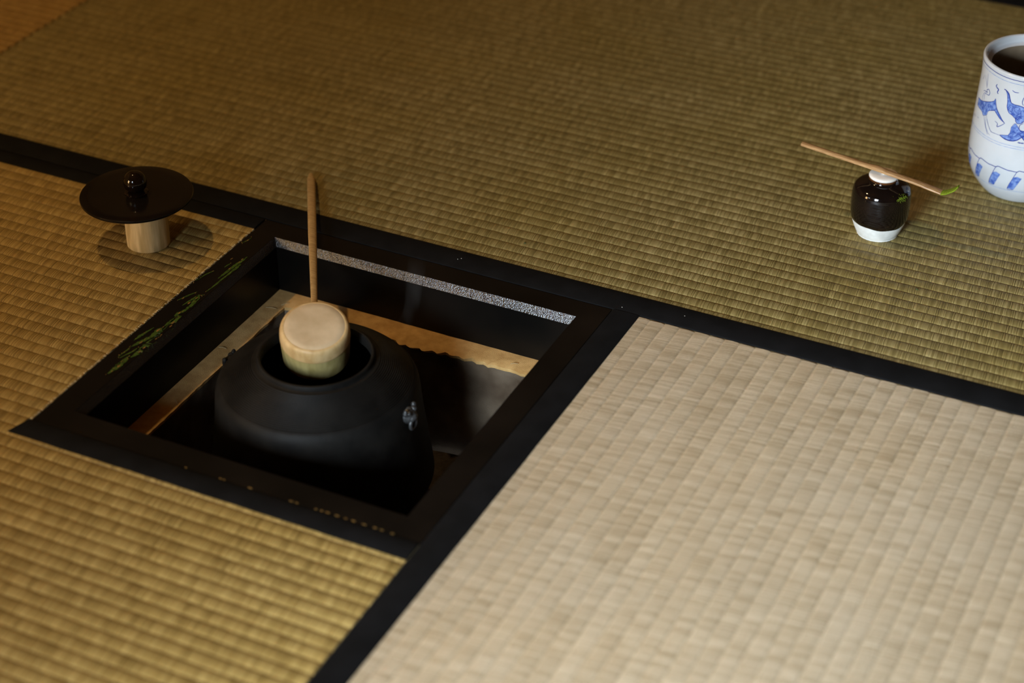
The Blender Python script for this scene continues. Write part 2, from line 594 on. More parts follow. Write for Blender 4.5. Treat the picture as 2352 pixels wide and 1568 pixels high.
# mat at the far left, butted against the greenish one
lm = thing('tatami_mat', 'bare orange brown rush mat butted against the end of the greenish mat', 'tatami mat', (FX0 - 1.2, S, 0))
core(lm, [(0.0, 1.1992, 0.0, FAR_W)])
border(lm, 0.0, 1.1992, 0.0006, HERI_FAR)
border(lm, 0.0, 1.1992, FAR_W - HERI_FAR, FAR_W - 0.0005)
y = HERI_FAR - 0.012
i = 0
while y + PITCH < FAR_W - HERI_FAR + 0.012:
    add_row(lm, 0.0, 1.1990, y, PITCH, M['weave_brown'], 30 + i % 3)
    y += PITCH
    i += 1
# mat behind the far one: its black border closes the far edge
bm_ = thing('tatami_mat', 'rush mat lying behind the black far border of the greenish mat', 'tatami mat', (FX0, S + FAR_W + 0.0006, 0))
core(bm_, [(0.0, FX1 - FX0, 0.0, 0.90)])
border(bm_, 0.0, FX1 - FX0, 0.0006, HERI_FAR)
for i in range(55):
    add_row(bm_, 0.001, FX1 - FX0 - 0.001, HERI_FAR - 0.004 + i * PITCH, PITCH, M['weave_green'], i % 5)

# ------------------------------------------------------------------ sunken hearth
FLAT, CH_IN, CH_D, FR_H = 0.029, 0.0048, 0.0092, 0.0645
frame = thing('hearth_surround', 'black lacquered square wooden frame around the sunken hearth with green and gold painting', 'hearth surround', (S / 2, S / 2, 0))


def mitred(name, prof, mat, parent, rot, h=S / 2):
    """member along local x on the near side, mitred at both ends; prof = (inset, z) closed loop"""
    V, F = [], []
    n = len(prof)
    for sgn in (-1, 1):
        for a, z in prof:
            V.append(Matrix.Rotation(rot, 4, 'Z') @ Vector((sgn * (h - a), -(h - a), z)))
    for i in range(n):
        j = (i + 1) % n
        F.append((i, j, n + j, n + i))
    F.append(tuple(range(n)))
    F.append(tuple(range(n, 2 * n)))
    return mesh_obj(name, V, F, mat, parent)


WALL = FLAT + CH_IN
rail_prof = [(0.0003, -FR_H), (0.0003, -0.0006), (0.0008, 0.0), (FLAT - 0.0003, 0.0), (FLAT + 0.0002, -0.0004),
             (WALL - 0.0007, -CH_D), (WALL, -CH_D - 0.0006), (WALL, -FR_H)]
cham_prof = [(FLAT + 0.0001, -0.0002), (WALL + 0.0002, -CH_D + 0.0002), (WALL - 0.002, -CH_D), (FLAT - 0.001, -0.0012)]
rails = []
for k in range(4):
    r = mitred('rail', rail_prof, M['lacquer'], frame, k * math.pi / 2)
    mitred('chamfer', cham_prof, M['lacquer_rough'], r, k * math.pi / 2)['label'] = 'rough sparkling lacquer on the inner chamfer'
    rails.append(r)
left_rail = rails[3]

MAKIE_GREEN = [[(20.9, 95.8, 1.6), (22.1, 106.1, 4.7), (23.6, 116.7, 5.5), (24.7, 123.7, 3.1), (24.1, 126.8, 0.8)],
    [(19.5, 109.7, 0.8), (19.9, 120.6, 2.0), (22.2, 131.6, 1.2)],
    [(26.6, 129.6, 1.2), (29.9, 137.9, 4.7), (30.2, 150.5, 7.0), (31.3, 163.7, 7.8), (33.7, 175.1, 7.0), (32.8, 188.3, 7.8), (30.3, 202.7, 7.0), (28.7, 214.2, 4.7), (29.0, 216.1, 0.8)],
    [(12.2, 124.2, 0.6), (12.7, 133.6, 1.6), (13.4, 144.0, 0.9)],
    [(14.6, 123.8, 0.6), (19.3, 138.5, 2.0), (20.4, 145.7, 0.8)],
    [(13.3, 145.6, 0.8), (16.2, 154.6, 3.9), (18.8, 162.7, 3.9), (21.4, 170.7, 3.9), (21.3, 182.7, 5.5), (22.5, 188.5, 1.2)],
    [(9.0, 156.2, 0.6), (10.2, 166.1, 3.1), (11.9, 175.5, 2.3), (13.6, 185.0, 0.5)],
    [(23.0, 192.2, 0.8), (24.1, 199.7, 3.1), (25.2, 207.2, 3.1), (26.4, 213.0, 1.6)],
    [(21.2, 212.3, 1.6), (21.6, 218.6, 3.9), (25.7, 223.3, 3.9), (27.4, 233.0, 3.1), (26.7, 243.4, 4.7), (23.2, 254.3, 3.9), (21.3, 257.9, 1.2)],
    [(16.5, 233.1, 0.6), (17.9, 242.7, 2.3), (19.7, 250.8, 2.3), (20.2, 256.5, 0.9)],
    [(6.3, 239.7, 0.6), (9.7, 248.7, 2.0), (12.8, 256.5, 1.6), (15.3, 262.3, 0.6)],
    [(25.7, 246.5, 1.6), (26.1, 253.0, 0.8)],
    [(25.4, 258.1, 1.1), (27.8, 259.9, 1.1)],
    [(26.4, 266.8, 0.6), (28.4, 280.6, 2.0), (29.1, 294.0, 2.0), (29.9, 307.5, 2.3), (30.7, 321.1, 3.1), (31.2, 328.9, 1.6)],
    [(21.2, 294.8, 0.6), (22.6, 305.8, 2.7), (23.4, 317.5, 3.1), (25.1, 329.8, 3.5), (27.5, 337.7, 2.3), (27.9, 345.5, 0.8)],
    [(3.0, 284.0, 0.5), (4.2, 294.9, 1.6), (7.4, 303.1, 1.1), (8.5, 305.5, 0.5)],
    [(14.3, 316.9, 0.6), (15.2, 322.1, 1.6), (15.8, 325.2, 0.5)],
    [(0.8, 279.2, 0.5), (3.6, 286.2, 0.8)],
    [(3.9, 368.0, 0.4), (6.0, 375.0, 1.1), (7.2, 381.6, 0.4)]]
MAKIE_GOLD = [(24.4, 111.3, 7.1), (22.9, 100.8, 3.5), (17.7, 156.2, 6.1), (21.3, 182.7, 8.1), (30.3, 149.7, 5.0), (32.9, 168.7, 3.5), (34.0, 176.9, 2.9), (20.1, 240.2, 6.1), (23.1, 219.4, 6.1), (25.7, 223.3, 2.9), (23.0, 251.5, 5.0), (30.4, 201.0, 7.1), (33.2, 194.6, 5.0), (12.6, 134.4, 1.8), (19.7, 139.5, 2.2), (20.4, 119.2, 2.8), (10.9, 172.5, 2.2), (11.8, 334.8, 4.0), (21.8, 316.7, 5.0), (25.0, 331.6, 4.5), (7.7, 304.2, 2.8), (9.2, 244.8, 5.0), (15.1, 259.5, 2.2), (18.0, 162.3, 2.8), (30.5, 141.5, 4.5), (6.6, 375.7, 4.0), (24.5, 339.1, 4.0)]


def rail_z(x):
    if x < FLAT:
        return 0.0
    return -(x - FLAT) * CH_D / CH_IN


def paint(name, strokes, mat, parent, lift, jag):
    V, F = [], []
    rng = random.Random(len(strokes))
    for st in strokes:
        pts = [((a if a < 20 else 20 + (a - 20) * 0.6) / 1000.0, b / 1000.0, c / 1000.0) for a, b, c in st]
        fine = smooth_profile(pts, 7)
        b0 = len(V)
        for x, y_, w in fine:
            w = max(w, 0.0003)
            x = min(x, WALL - 0.0006 - w * 0.45)
            wa = w * 0.5 * (1 + rng.uniform(-jag, jag))
            wb = w * 0.5 * (1 + rng.uniform(-jag, jag))
            jy = rng.uniform(-1, 1) * w * 0.25
            for xx in (x - wa, x + wb):
                xx = max(0.0012, min(xx, WALL - 0.0005))
                for lz in (-0.0004, lift):
                    V.append((xx - S / 2, y_ + jy - S / 2, rail_z(xx) + lz))
        n = len(fine)
        for i in range(n - 1):
            p, q = b0 + i * 4, b0 + (i + 1) * 4
            F += [(p + 1, q + 1, q + 3, p + 3), (p, p + 1, q + 1, q), (p + 2, p + 3, q + 3, q + 2), (p, p + 2, q + 2, q)]
        F += [(b0, b0 + 1, b0 + 3, b0 + 2), (b0 + 4 * n - 4, b0 + 4 * n - 3, b0 + 4 * n - 1, b0 + 4 * n - 2)]
    o = mesh_obj(name, V, F, mat, parent)
    return o


paint('painted_foliage', MAKIE_GREEN, M['green_paint'], left_rail, 0.0003, 0.35)['label'] = 'green lacquer painting of low foliage'
rng = random.Random(9)
gst = []
for x, y_, s in MAKIE_GOLD:
    s = s * 0.8
    gst.append([(x - 0.3, y_ - s * 0.5, 0.3), (x, y_ - s * 0.15, s * 0.30), (x + 0.2, y_ + s * 0.2, s * 0.22), (x + 0.3, y_ + s * 0.5, 0.3)])
for k in range(60):
    st = rng.choice(MAKIE_GREEN)
    a = rng.choice(st)
    x, y_, s = a[0] + rng.uniform(-1.5, 1.5), a[1] + rng.uniform(-4, 4), rng.uniform(0.6, 1.5)
    gst.append([(x, y_ - s * 0.5, 0.25), (x, y_, s * 0.35), (x, y_ + s * 0.5, 0.25)])
paint('gold_fleck', gst, M['gold'], left_rail, 0.0005, 0.4)['label'] = 'gold flecks over the green painting'
for o_ in list(left_rail.children):
    if o_.name.startswith(('gold', 'painted')):
        o_['kind'] = 'stuff'

rng = random.Random(4)
V, F = [], []
for x in (0.176, 0.214, 0.218, 0.246, 0.290, 0.296, 0.316, 0.322, 0.328, 0.338, 0.347, 0.355, 0.366, 0.377, 0.384, 0.395):
    l_, w_ = rng.uniform(0.0008, 0.0022), rng.uniform(0.0005, 0.0010)
    v, f = box_vf(x - l_ - S / 2, x + l_ - S / 2, 0.0012 - S / 2, 0.0012 + w_ - S / 2, -0.0004, 0.0004, base=len(V))
    V += v
    F += f
gf = mesh_obj('gold_fleck', V, F, M['gold'], rails[0])  # small gold boxes in a row on the near rail's outer edge
gf['kind'] = 'stuff'
gf['label'] = 'worn gold flecks along the outer edge'

# clay liner below the frame, inner edge worn and uneven
liner = thing('hearth_liner', 'rough sandy clay liner inside the sunken hearth below the black frame', 'hearth liner', (0, 0, -0.30))
IN = {'l': 0.0568, 'r': S - 0.056, 'n': 0.060, 'b': 0.3625}


def liner_mesh():
    ring = []
    def edge(x, y_, nx, ny):
        w = mnoise.noise(Vector((x * 55, y_ * 55, 1.7))) * 0.0034 + mnoise.noise(Vector((x * 160, y_ * 160, 5.0))) * 0.0016
        if ny > 0 and 0.17 < x < 0.31:
            w += -0.0085 * math.exp(-((x - 0.225) / 0.035) ** 2) + 0.002 * math.sin(x * 420)
        if nx < 0:
            w *= 0.35
        return (x + nx * w, y_ + ny * w)
    N_ = 90
    l, r, n_, b = IN['l'], IN['r'], IN['n'], IN['b']
    for i in range(N_):
        ring.append(edge(l + (r - l) * i / N_, n_, 0, -1) + (0,))
    for i in range(N_):
        ring.append(edge(r, n_ + (b - n_) * i / N_, 1, 0) + (1,))
    for i in range(N_):
        ring.append(edge(r + (l - r) * i / N_, b, 0, 1) + (2,))
    for i in range(N_):
        ring.append(edge(l, b + (n_ - b) * i / N_, -1, 0) + (3,))
    cx, cy = S / 2, S / 2
    V, F = [], []
    m = len(ring)
    def out(i):
        x, y_, s = ring[i]
        if s == 0:
            return (0.001 + (S - 0.002) * (i % N_) / N_, 0.001)
        if s == 1:
            return (S - 0.001, 0.001 + (S - 0.002) * (i % N_) / N_)
        if s == 2:
            return (S - 0.001 - (S - 0.002) * (i % N_) / N_, S - 0.001)
        return (0.001, S - 0.001 - (S - 0.002) * (i % N_) / N_)
    zt = -FR_H - 0.0002
    levels = []
    for i in range(m):
        ox, oy = out(i)
        levels.append([(ox, oy, -0.30), (ox, oy, zt)])
        x, y_, s = ring[i]
        for t in (0.25, 0.5, 0.75, 0.93):
            levels[-1].append((ox + (x - ox) * t, oy + (y_ - oy) * t, zt + mnoise.noise(Vector((x * 80 + t * 4, y_ * 80, t))) * 0.0006 * (1 if t > 0.3 else 0)))
        levels[-1].append((x, y_, zt - 0.0014))
        ix, iy = {0: (x, IN['n']), 1: (IN['r'], y_), 2: (x, IN['b']), 3: (IN['l'], y_)}[s]
        for dz in (0.005, 0.012, 0.022, 0.036, 0.055, 0.08, 0.12, 0.16, 0.235):
            f_ = math.exp(-dz / 0.012)
            k = 0.0022 * mnoise.noise(Vector((x * 45, y_ * 45, dz * 45 + 9))) * (1 - f_)
            wx, wy = ix + (x - ix) * f_, iy + (y_ - iy) * f_
            dxy = Vector((cx - wx, cy - wy))
            dxy.normalize()
            off = 0.004 * (1 - f_) * -0.3 + k
            levels[-1].append((wx + dxy.x * off, wy + dxy.y * off, zt - dz))
    n = len(levels[0])
    for lv in levels:
        V += [(a, b_, c + 0.30) for a, b_, c in lv]
    F2 = []
    for i in range(m):
        j = (i + 1) % m
        for k in range(n):
            k2 = (k + 1) % n
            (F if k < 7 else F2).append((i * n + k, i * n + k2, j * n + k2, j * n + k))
    return V, F, F2


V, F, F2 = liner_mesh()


def used(V, F):
    ids = sorted({i for f in F for i in f})
    mp = {a: k for k, a in enumerate(ids)}
    return [V[i] for i in ids], [tuple(mp[i] for i in f) for f in F]


mesh_obj('clay_rim', *used(V, F), M['clay'], liner, smooth=True)
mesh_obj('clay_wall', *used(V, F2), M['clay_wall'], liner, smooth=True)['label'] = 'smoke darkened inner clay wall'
# loose straw fibres of the clay render
for (x, y_, a, ln) in ((0.046, 0.352, 0.2, 0.012), (0.056, 0.366, 0.9, 0.010), (0.041, 0.262, 0.1, 0.009), (0.052, 0.158, -0.7, 0.008), (0.335, 0.372, 0.5, 0.008)):
    dx, dy = math.cos(a) * ln / 2, math.sin(a) * ln / 2
    sweep('straw_fibre', [(x - dx, y_ - dy, 0.30 - FR_H + 0.0006), (x, y_, 0.30 - FR_H + 0.0016), (x + dx, y_ + dy, 0.30 - FR_H + 0.0008)],
          [(0.0003, 0.0003)] * 3, M['thread'], liner, segs=5)
# ash
V, F = [], []
n = 26
for i in range(n + 1):
    for j in range(n + 1):
        x = 0.0575 + (S - 0.117) * i / n
        y_ = 0.0625 + (0.3595 - 0.0625) * j / n
        d = math.hypot(x - S / 2, y_ - S / 2)
        V.append((x - S / 2, y_ - S / 2, 0.02 + 0.03 * min(1, (d / 0.17) ** 2) + mnoise.noise(Vector((x * 40, y_ * 40, 0))) * 0.004))
for i in range(n):
    for j in range(n):
        a = i * (n + 1) + j
        F.append((a, a + n + 1, a + n + 2, a + 1))
ash = mesh_obj('ash_bed', V, F, M['ash'], None, smooth=True, loc=(S / 2, S / 2, -0.245))
tag(ash, 'grey ash bed at the bottom of the hearth below the kettle', 'ash')
ash['kind'] = 'stuff'

# ------------------------------------------------------------------ iron kettle on its trivet
KX, KY = 0.200, 0.198
KB = -0.165     # kettle bottom
kettle = thing('iron_kettle', 'wide black cast iron kettle with ringed shoulder sitting in the hearth', 'kettle', (KX, KY, KB))
prof = [(0.0, 0.0), (0.05, 0.001), (0.085, 0.008), (0.106, 0.022), (0.1145, 0.036)]
prof = smooth_profile(prof, 5)
prof += smooth_profile([(0.1150, 0.038), (0.1128, 0.058), (0.1098, 0.082), (0.1068, 0.104), (0.1045, 0.124), (0.1032, 0.138), (0.1018, 0.1455), (0.0992, 0.1508), (0.0968, 0.1532)], 5)
# shoulder with fine concentric ridges
s0, s1 = (0.0966, 0.1534), (0.0640, 0.1745)
NR = 19
for i in range(NR * 6 + 1):
    t = i / (NR * 6)
    bulge = math.sin(math.pi * t) * 0.0026
    ridge = 0.00042 * math.cos(2 * math.pi * t * NR)
    prof.append((s0[0] + (s1[0] - s0[0]) * t + (bulge + ridge) * 0.54, s0[1] + (s1[1] - s0[1]) * t + (bulge + ridge) * 0.84))
prof += [(0.0622, 0.1750), (0.0604, 0.1752), (0.0592, 0.1760), (0.0590, 0.1785), (0.0584, 0.1800), (0.0572, 0.1806), (0.0558, 0.1802),
         (0.0550, 0.1788), (0.0548, 0.172), (0.0556, 0.168), (0.075, 0.162), (0.094, 0.147), (0.100, 0.10), (0.106, 0.05), (0.10, 0.03), (0.06, 0.012), (0.0, 0.010)]
lathe('kettle_body', prof, M['iron'], kettle, segs=128)


def lug(sgn):
    """animal-mask lug with a ring hole, on the shoulder"""
    root_r = 0.1000
    z = 0.1380
    V, F = [], []
    bm = bmesh.new()
    def blob(c, s, mat4=None):
        r = bmesh.ops.create_icosphere(bm, subdivisions=3, radius=1.0)
        for v in r['verts']:
            v.co = Vector((v.co.x * s[0] + c[0], v.co.y * s[1] + c[1], v.co.z * s[2] + c[2]))
    x0 = sgn * (root_r + 0.0035)
    blob((x0, 0, z), (0.0075, 0.0095, 0.0085))
    blob((x0 + sgn * 0.0045, 0, z - 0.001), (0.0050, 0.0062, 0.0048))
    blob((x0 + sgn * 0.0030, 0.0052, z + 0.0055), (0.0034, 0.0030, 0.0030))
    blob((x0 + sgn * 0.0030, -0.0052, z + 0.0055), (0.0034, 0.0030, 0.0030))
    blob((x0 + sgn * 0.0015, 0.0085, z + 0.0070), (0.0026, 0.0026, 0.0042))
    blob((x0 + sgn * 0.0015, -0.0085, z + 0.0070), (0.0026, 0.0026, 0.0042))
    # ring hanging in the mouth
    R0, R1 = 0.0056, 0.0019
    c = Vector((x0 + sgn * 0.0050, 0, z - 0.0085))
    vs = []
    for a in range(24):
        row = []
        A = 2 * math.pi * a / 24
        for b in range(10):
            B = 2 * math.pi * b / 10
            row.append(bm.verts.new(c + Vector((R1 * math.sin(B), (R0 + R1 * math.cos(B)) * math.cos(A), (R0 + R1 * math.cos(B)) * math.sin(A)))))
        vs.append(row)
    for a in range(24):
        for b in range(10):
            bm.faces.new((vs[a][b], vs[(a + 1) % 24][b], vs[(a + 1) % 24][(b + 1) % 10], vs[a][(b + 1) % 10]))
    for v in bm.verts:
        k = mnoise.noise(v.co * 420) * 0.0006
        v.co += v.normal * k
    me = bpy.data.meshes.new('lug')
    bm.to_mesh(me)
    bm.free()
    me.polygons.foreach_set('use_smooth', [True] * len(me.polygons))
    me.materials.append(M['iron_worn'] if sgn > 0 else M['iron'])
    o = bpy.data.objects.new('lug', me)
    link(o, kettle)
    if sgn > 0:
        o['label'] = 'worn cast mask lug with a ring hole'
    return o


lug(-1)
lug(1)

# trivet: ring on three legs, standing in the ash
trivet = thing('kettle_trivet', 'black iron ring trivet under the kettle in the ash', 'trivet', (KX, KY, -0.2195))
ringp = [(0.066, 0.046), (0.080, 0.046), (0.080, 0.0602), (0.066, 0.0572)]
lathe('ring', ringp, M['iron'], trivet, segs=48, close=True)
for k in range(3):
    a = 2 * math.pi * k / 3 + 0.5
    ca, sa = math.cos(a), math.sin(a)
    sweep('leg', [(0.073 * ca, 0.073 * sa, 0.053), (0.084 * ca, 0.084 * sa, 0.032), (0.082 * ca, 0.082 * sa, 0.0)],
          [(0.006, 0.006), (0.0055, 0.0055), (0.007, 0.007)], M['iron'], trivet, segs=10, up=(-sa, ca, 0))

# ------------------------------------------------------------------ bamboo ladle resting upside down in the kettle mouth
CUPX, CUPY, CUPZ = 0.1915, 0.2120, 0.0372    # centre of the upturned base
ladle = thing('bamboo_ladle', 'bamboo water ladle with round cup turned down in the kettle mouth and long handle', 'ladle', (CUPX, CUPY, -0.02))
view_az = Vector((cam.location.x - CUPX, cam.location.y - CUPY, 0)).normalized()
tilt = Matrix.Rotation(math.radians(16.5), 4, Vector((-view_az.y, view_az.x, 0)))
R_C = 0.0352


def cup_part(name, profile, mat):
    V, F = lathe_vf(profile, 80)
    V = [tilt @ Vector(v) + Vector((0, 0, CUPZ + 0.02)) for v in V]
    return mesh_obj(name, V, F, mat, ladle, smooth=True)


cup_part('cup', [(R_C - 0.0006, -0.0170), (R_C - 0.0003, -0.022), (R_C - 0.0008, -0.034), (R_C - 0.0012, -0.043), (R_C - 0.0040, -0.043),
                 (R_C - 0.0036, -0.03), (R_C - 0.0036, -0.012), (0.0, -0.011), (0.0, -0.006), (R_C - 0.002, -0.006), (R_C - 0.0012, -0.012)], M['cup_skin'])
cup_part('cup_band', smooth_profile([(R_C - 0.0009, -0.0174), (R_C + 0.0002, -0.0155), (R_C + 0.0002, -0.011), (R_C - 0.0001, -0.006), (R_C - 0.0010, -0.0026), (R_C - 0.0024, -0.0009), (R_C - 0.0040, -0.0003), (R_C - 0.0055, -0.0006)], 4), M['cup_band'])
cup_part('cup_base', [(0.0, 0.0002), (0.012, 0.0002), (0.024, 0.0001), (R_C - 0.0050, -0.0002), (R_C - 0.0040, -0.0010), (R_C - 0.0046, -0.004), (0.0, -0.004)], M['cup_base'])
tip = Vector((-0.0030, 0.5275, 0.0052))
d2 = Vector((tip.x - CUPX, tip.y - CUPY, 0)).normalized()
st = Vector((CUPX, CUPY, 0)) + d2 * (R_C - 0.006)
st.z = 0.0200
pts, sz = [], []
for k in range(25):
    t = k / 24
    q = st.lerp(tip, t) - Vector((CUPX, CUPY, -0.02))
    q.z += 0.0022 * math.sin(math.pi * t)
    w = 0.0030 + 0.0018 * min(1.0, t / 0.55)
    h = 0.0026 + 0.0008 * min(1.0, t / 0.5)
    if t > 0.93:
        e = math.sqrt(max(0.0, 1 - ((t - 0.93) / 0.072) ** 2))
        w *= 0.25 + 0.75 * e
        h *= 0.35 + 0.65 * e
    pts.append(q)
    sz.append((w, h))
hd = sweep('handle', pts, sz, M['handle'], ladle, segs=16, power=2.6)

# ------------------------------------------------------------------ lid rest and kettle lid
rest = thing('lid_rest', 'short pale bamboo tube lid rest standing on the golden mat', 'lid rest', (-0.0885, 0.3235, 0.0003))
rb, rh = 0.0234, 0.0545
wob = lambda r: (lambda a: r * (1 + 0.006 * math.sin(2 * a + 0.7) + 0.004 * math.sin(5 * a)))
lathe('bamboo_tube', [(wob(rb - 0.006), 0.0), (wob(rb - 0.0006), 0.0), (wob(rb), 0.0007), (wob(rb + 0.0001), 0.012), (wob(rb - 0.0002), 0.03), (wob(rb), rh - 0.0007), (wob(rb - 0.0006), rh), (wob(rb - 0.006), rh)], M['bamboo_rest'], rest, segs=64, close=True)
lathe('node', [(0.0, 0.030), (rb - 0.0058, 0.031), (rb - 0.0058, 0.028), (0.0, 0.027)], M['bamboo_rest_cut'], rest, segs=48)

LZ = 0.0003 + rh
kl = thing('kettle_lid', 'round dark bronze kettle lid with a ball knob lying on the bamboo rest', 'kettle lid', (-0.1000, 0.3268, LZ - 0.0002))
lathe('lid_plate', smooth_profile([(0.0, 0.0), (0.050, 0.0), (0.0605, 0.0002)], 2) + [(0.0612, 0.0008), (0.0614, 0.0022), (0.0610, 0.0034), (0.0600, 0.0038), (0.050, 0.0041), (0.030, 0.0046), (0.012, 0.0050), (0.0, 0.0050)], M['lid'], kl, segs=128)
kn = lathe('knob', smooth_profile([(0.0, 0.0300), (0.0050, 0.0292), (0.0096, 0.0258), (0.0120, 0.0208), (0.0126, 0.0165), (0.0116, 0.0118), (0.0084, 0.0086), (0.0056, 0.0074), (0.0050, 0.0060), (0.0060, 0.0048)], 5), M['knob'], kl, segs=64)
kn['label'] = 'glossy dark brown ball knob'
V, F = lathe_vf([(lambda a: 0.0118 + 0.0012 * abs(math.cos(4 * a)), 0.0046), (lambda a: 0.0122 + 0.0012 * abs(math.cos(4 * a)), 0.0056), (lambda a: 0.0100 + 0.0008 * abs(math.cos(4 * a)), 0.0068), (0.0050, 0.0072), (0.0, 0.0072)], 64)
mesh_obj('knob_seat', V, F, M['knob'], kl, smooth=True)

# ------------------------------------------------------------------ tea caddy
caddy = thing('tea_caddy', 'small dark brown glazed tea caddy with white clay foot and ivory lid', 'tea caddy', (0.6245, 0.6975, 0.0003))
cp = smooth_profile([(0.0, 0.0), (0.0205, 0.0), (0.0225, 0.0012), (0.0258, 0.0075), (0.0289, 0.0160), (0.0309, 0.0250), (0.0316, 0.0350), (0.0316, 0.0450), (0.0311, 0.0530), (0.0285, 0.0592), (0.0215, 0.0632), (0.0158, 0.0652), (0.0145, 0.0672), (0.0149, 0.0690)], 6)
cp = cp[6:]
cp = [(0.0, 0.0)] + cp
lathe('clay_body', cp + [(0.013, 0.0695), (0.012, 0.066), (0.0, 0.066)], M['white_clay'], caddy, segs=96)


def crad(z):
    for (r0, z0), (r1, z1) in zip(cp[1:], cp[2:]):
        if z0 <= z <= z1:
            return r0 + (r1 - r0) * (z - z0) / max(1e-9, z1 - z0)
    return cp[-1][0]


def gl_edge(a):
    return 0.0180 + 0.0007 * math.sin(3 * a + 0.5) + 0.0004 * math.sin(7 * a + 1.0) + 0.0016 * math.exp(-((a - 6.10) / 0.22) ** 2) + 0.0012 * math.exp(-((a - 4.0) / 0.3) ** 2)


glp = []
for k in range(60):
    t = k / 59
    zf = (lambda t: (lambda a: gl_edge(a) + (0.0690 - gl_edge(a)) * t))(t)
    off = 0.0007 * min(1.0, t * 14) * (1 if t < 0.97 else 0.6)
    ring_ = 0.00005 * math.sin(t * 90)
    rf = (lambda zf, off: (lambda a: crad(zf(a)) + off))(zf, off + ring_)
    glp.append((rf, zf))
lathe('glaze', glp, M['glaze'], caddy, segs=128)['label'] = 'glossy dark brown glaze ending in a wavy line'
lathe('lip', [(0.0150, 0.0672), (0.0160, 0.0680), (0.0163, 0.0692), (0.0156, 0.0700), (0.013, 0.0698)], M['glaze_lip'], caddy, segs=64)['label'] = 'amber glaze on the lip'
cl = lathe('lid', smooth_profile([(0.0, 0.0742), (0.006, 0.0741), (0.0125, 0.0738), (0.0152, 0.0730), (0.0160, 0.0718), (0.0156, 0.0703), (0.0135, 0.0697), (0.0, 0.0696)], 4), M['ivory'], caddy, segs=64)
cl['label'] = 'ivory lid'
lathe('lid_knob', smooth_profile([(0.0, 0.0776), (0.0024, 0.0773), (0.0036, 0.0765), (0.0032, 0.0754), (0.0024, 0.0745), (0.0028, 0.0738)], 4), M['ivory'], cl, segs=32)
# powder spilt on the shoulder
bm = bmesh.new()
rng = random.Random(21)
for k in range(130):
    a = math.radians(-31 + rng.gauss(0, 7.5))
    z = 0.0565 + rng.gauss(0, 0.0017)
    r = crad(z) + 0.0008
    s = rng.uniform(0.00015, 0.00042)
    res = bmesh.ops.create_icosphere(bm, subdivisions=1, radius=s)
    for v in res['verts']:
        v.co += Vector((r * math.cos(a), r * math.sin(a), z))
me = bpy.data.meshes.new('tea_powder')
bm.to_mesh(me)
bm.free()
me.materials.append(M['matcha'])
pw = bpy.data.objects.new('tea_powder', me)
pw['kind'] = 'stuff'
pw['label'] = 'bright green tea powder spilt on the glaze'
link(pw, caddy)

# ------------------------------------------------------------------ tea scoop lying across the caddy lid
scoop = thing('tea_scoop', 'thin curved bamboo tea scoop lying across the caddy lid', 'tea scoop', (0.6245, 0.6975, 0.0003))
P0 = Vector((0.5272, 0.7055, 0.0840)) - scoop.location
PM = Vector((0.6243, 0.6925, 0.0797)) - scoop.location
P1 = Vector((0.6855, 0.6945, 0.0690)) - scoop.location
TIPP = Vector((0.7074, 0.6951, 0.0800)) - scoop.location
ctr = [P0, P0.lerp(PM, 0.4), P0.lerp(PM, 0.8), PM.lerp(P0, 0.06) + Vector((0, 0, 0.0006)), PM.lerp(P1, 0.12), PM.lerp(P1, 0.60) + Vector((0, 0, 0.0006)), P1,
       P1 + Vector((0.0080, 0.0000, -0.0002)), P1.lerp(TIPP, 0.74) + Vector((0.002, 0, -0.0020)), TIPP]
wid = [0.0034, 0.0035, 0.0037, 0.0042, 0.0039, 0.0044, 0.0050, 0.0052, 0.0048, 0.0028]
hgt = [0.0021, 0.0021, 0.0021, 0.0026, 0.0021, 0.0018, 0.0015, 0.0012, 0.0010, 0.0007]
full = smooth_profile([tuple(c) + (w, h) for c, w, h in zip(ctr, wid, hgt)], 6)
ncut = len(full) - 16
sweep('stem', [f[:3] for f in full[:ncut + 1]], [(f[3], f[4]) for f in full[:ncut + 1]], M['scoop'], scoop, segs=12, power=3.0)
sweep('powdered_tip', [f[:3] for f in full[ncut:]], [(f[3] * 1.02, f[4] * 1.15) for f in full[ncut:]], M['matcha'], scoop, segs=12, power=3.0)['label'] = 'scoop tip coated in green tea powder'

# ------------------------------------------------------------------ water jar
JC = (0.7396, 0.8693)
jar = thing('water_jar', 'white porcelain water jar with blue painted birds and flowers', 'water jar', (JC[0], JC[1], 0.0003))
jz = [(0, .0380), (.0015, .0415), (.006, .0458), (.012, .0505), (.020, .0556), (.030, .0596), (.042, .0617), (.055, .0622), (.08, .0618), (.11, .0606), (.138, .0595), (.155, .0598), (.1615, .0602)]


jp = smooth_profile([(r, z) for z, r in jz], 5)
JS = list(jp)


def jrad(z):
    for (r0, z0), (r1, z1) in zip(JS, JS[1:]):
        if z0 <= z <= z1:
            return r0 + (r1 - r0) * (z - z0) / max(1e-9, z1 - z0)
    return JS[-1][0]


jp = [(0.0, 0.0)] + jp + [(0.0596, 0.1632), (0.0582, 0.1638), (0.0566, 0.1632), (0.0556, 0.1610), (0.0554, 0.1560), (0.0540, 0.1546), (0.0512, 0.1542), (0.0502, 0.1534)]
lathe('jar_body', jp, M['porcelain'], jar, segs=160)
lathe('jar_interior', [(0.0502, 0.1536), (0.0506, 0.150), (0.0530, 0.138), (0.0545, 0.11), (0.0545, 0.05), (0.048, 0.012), (0.0, 0.008)], M['jar_inside'], jar, segs=96)

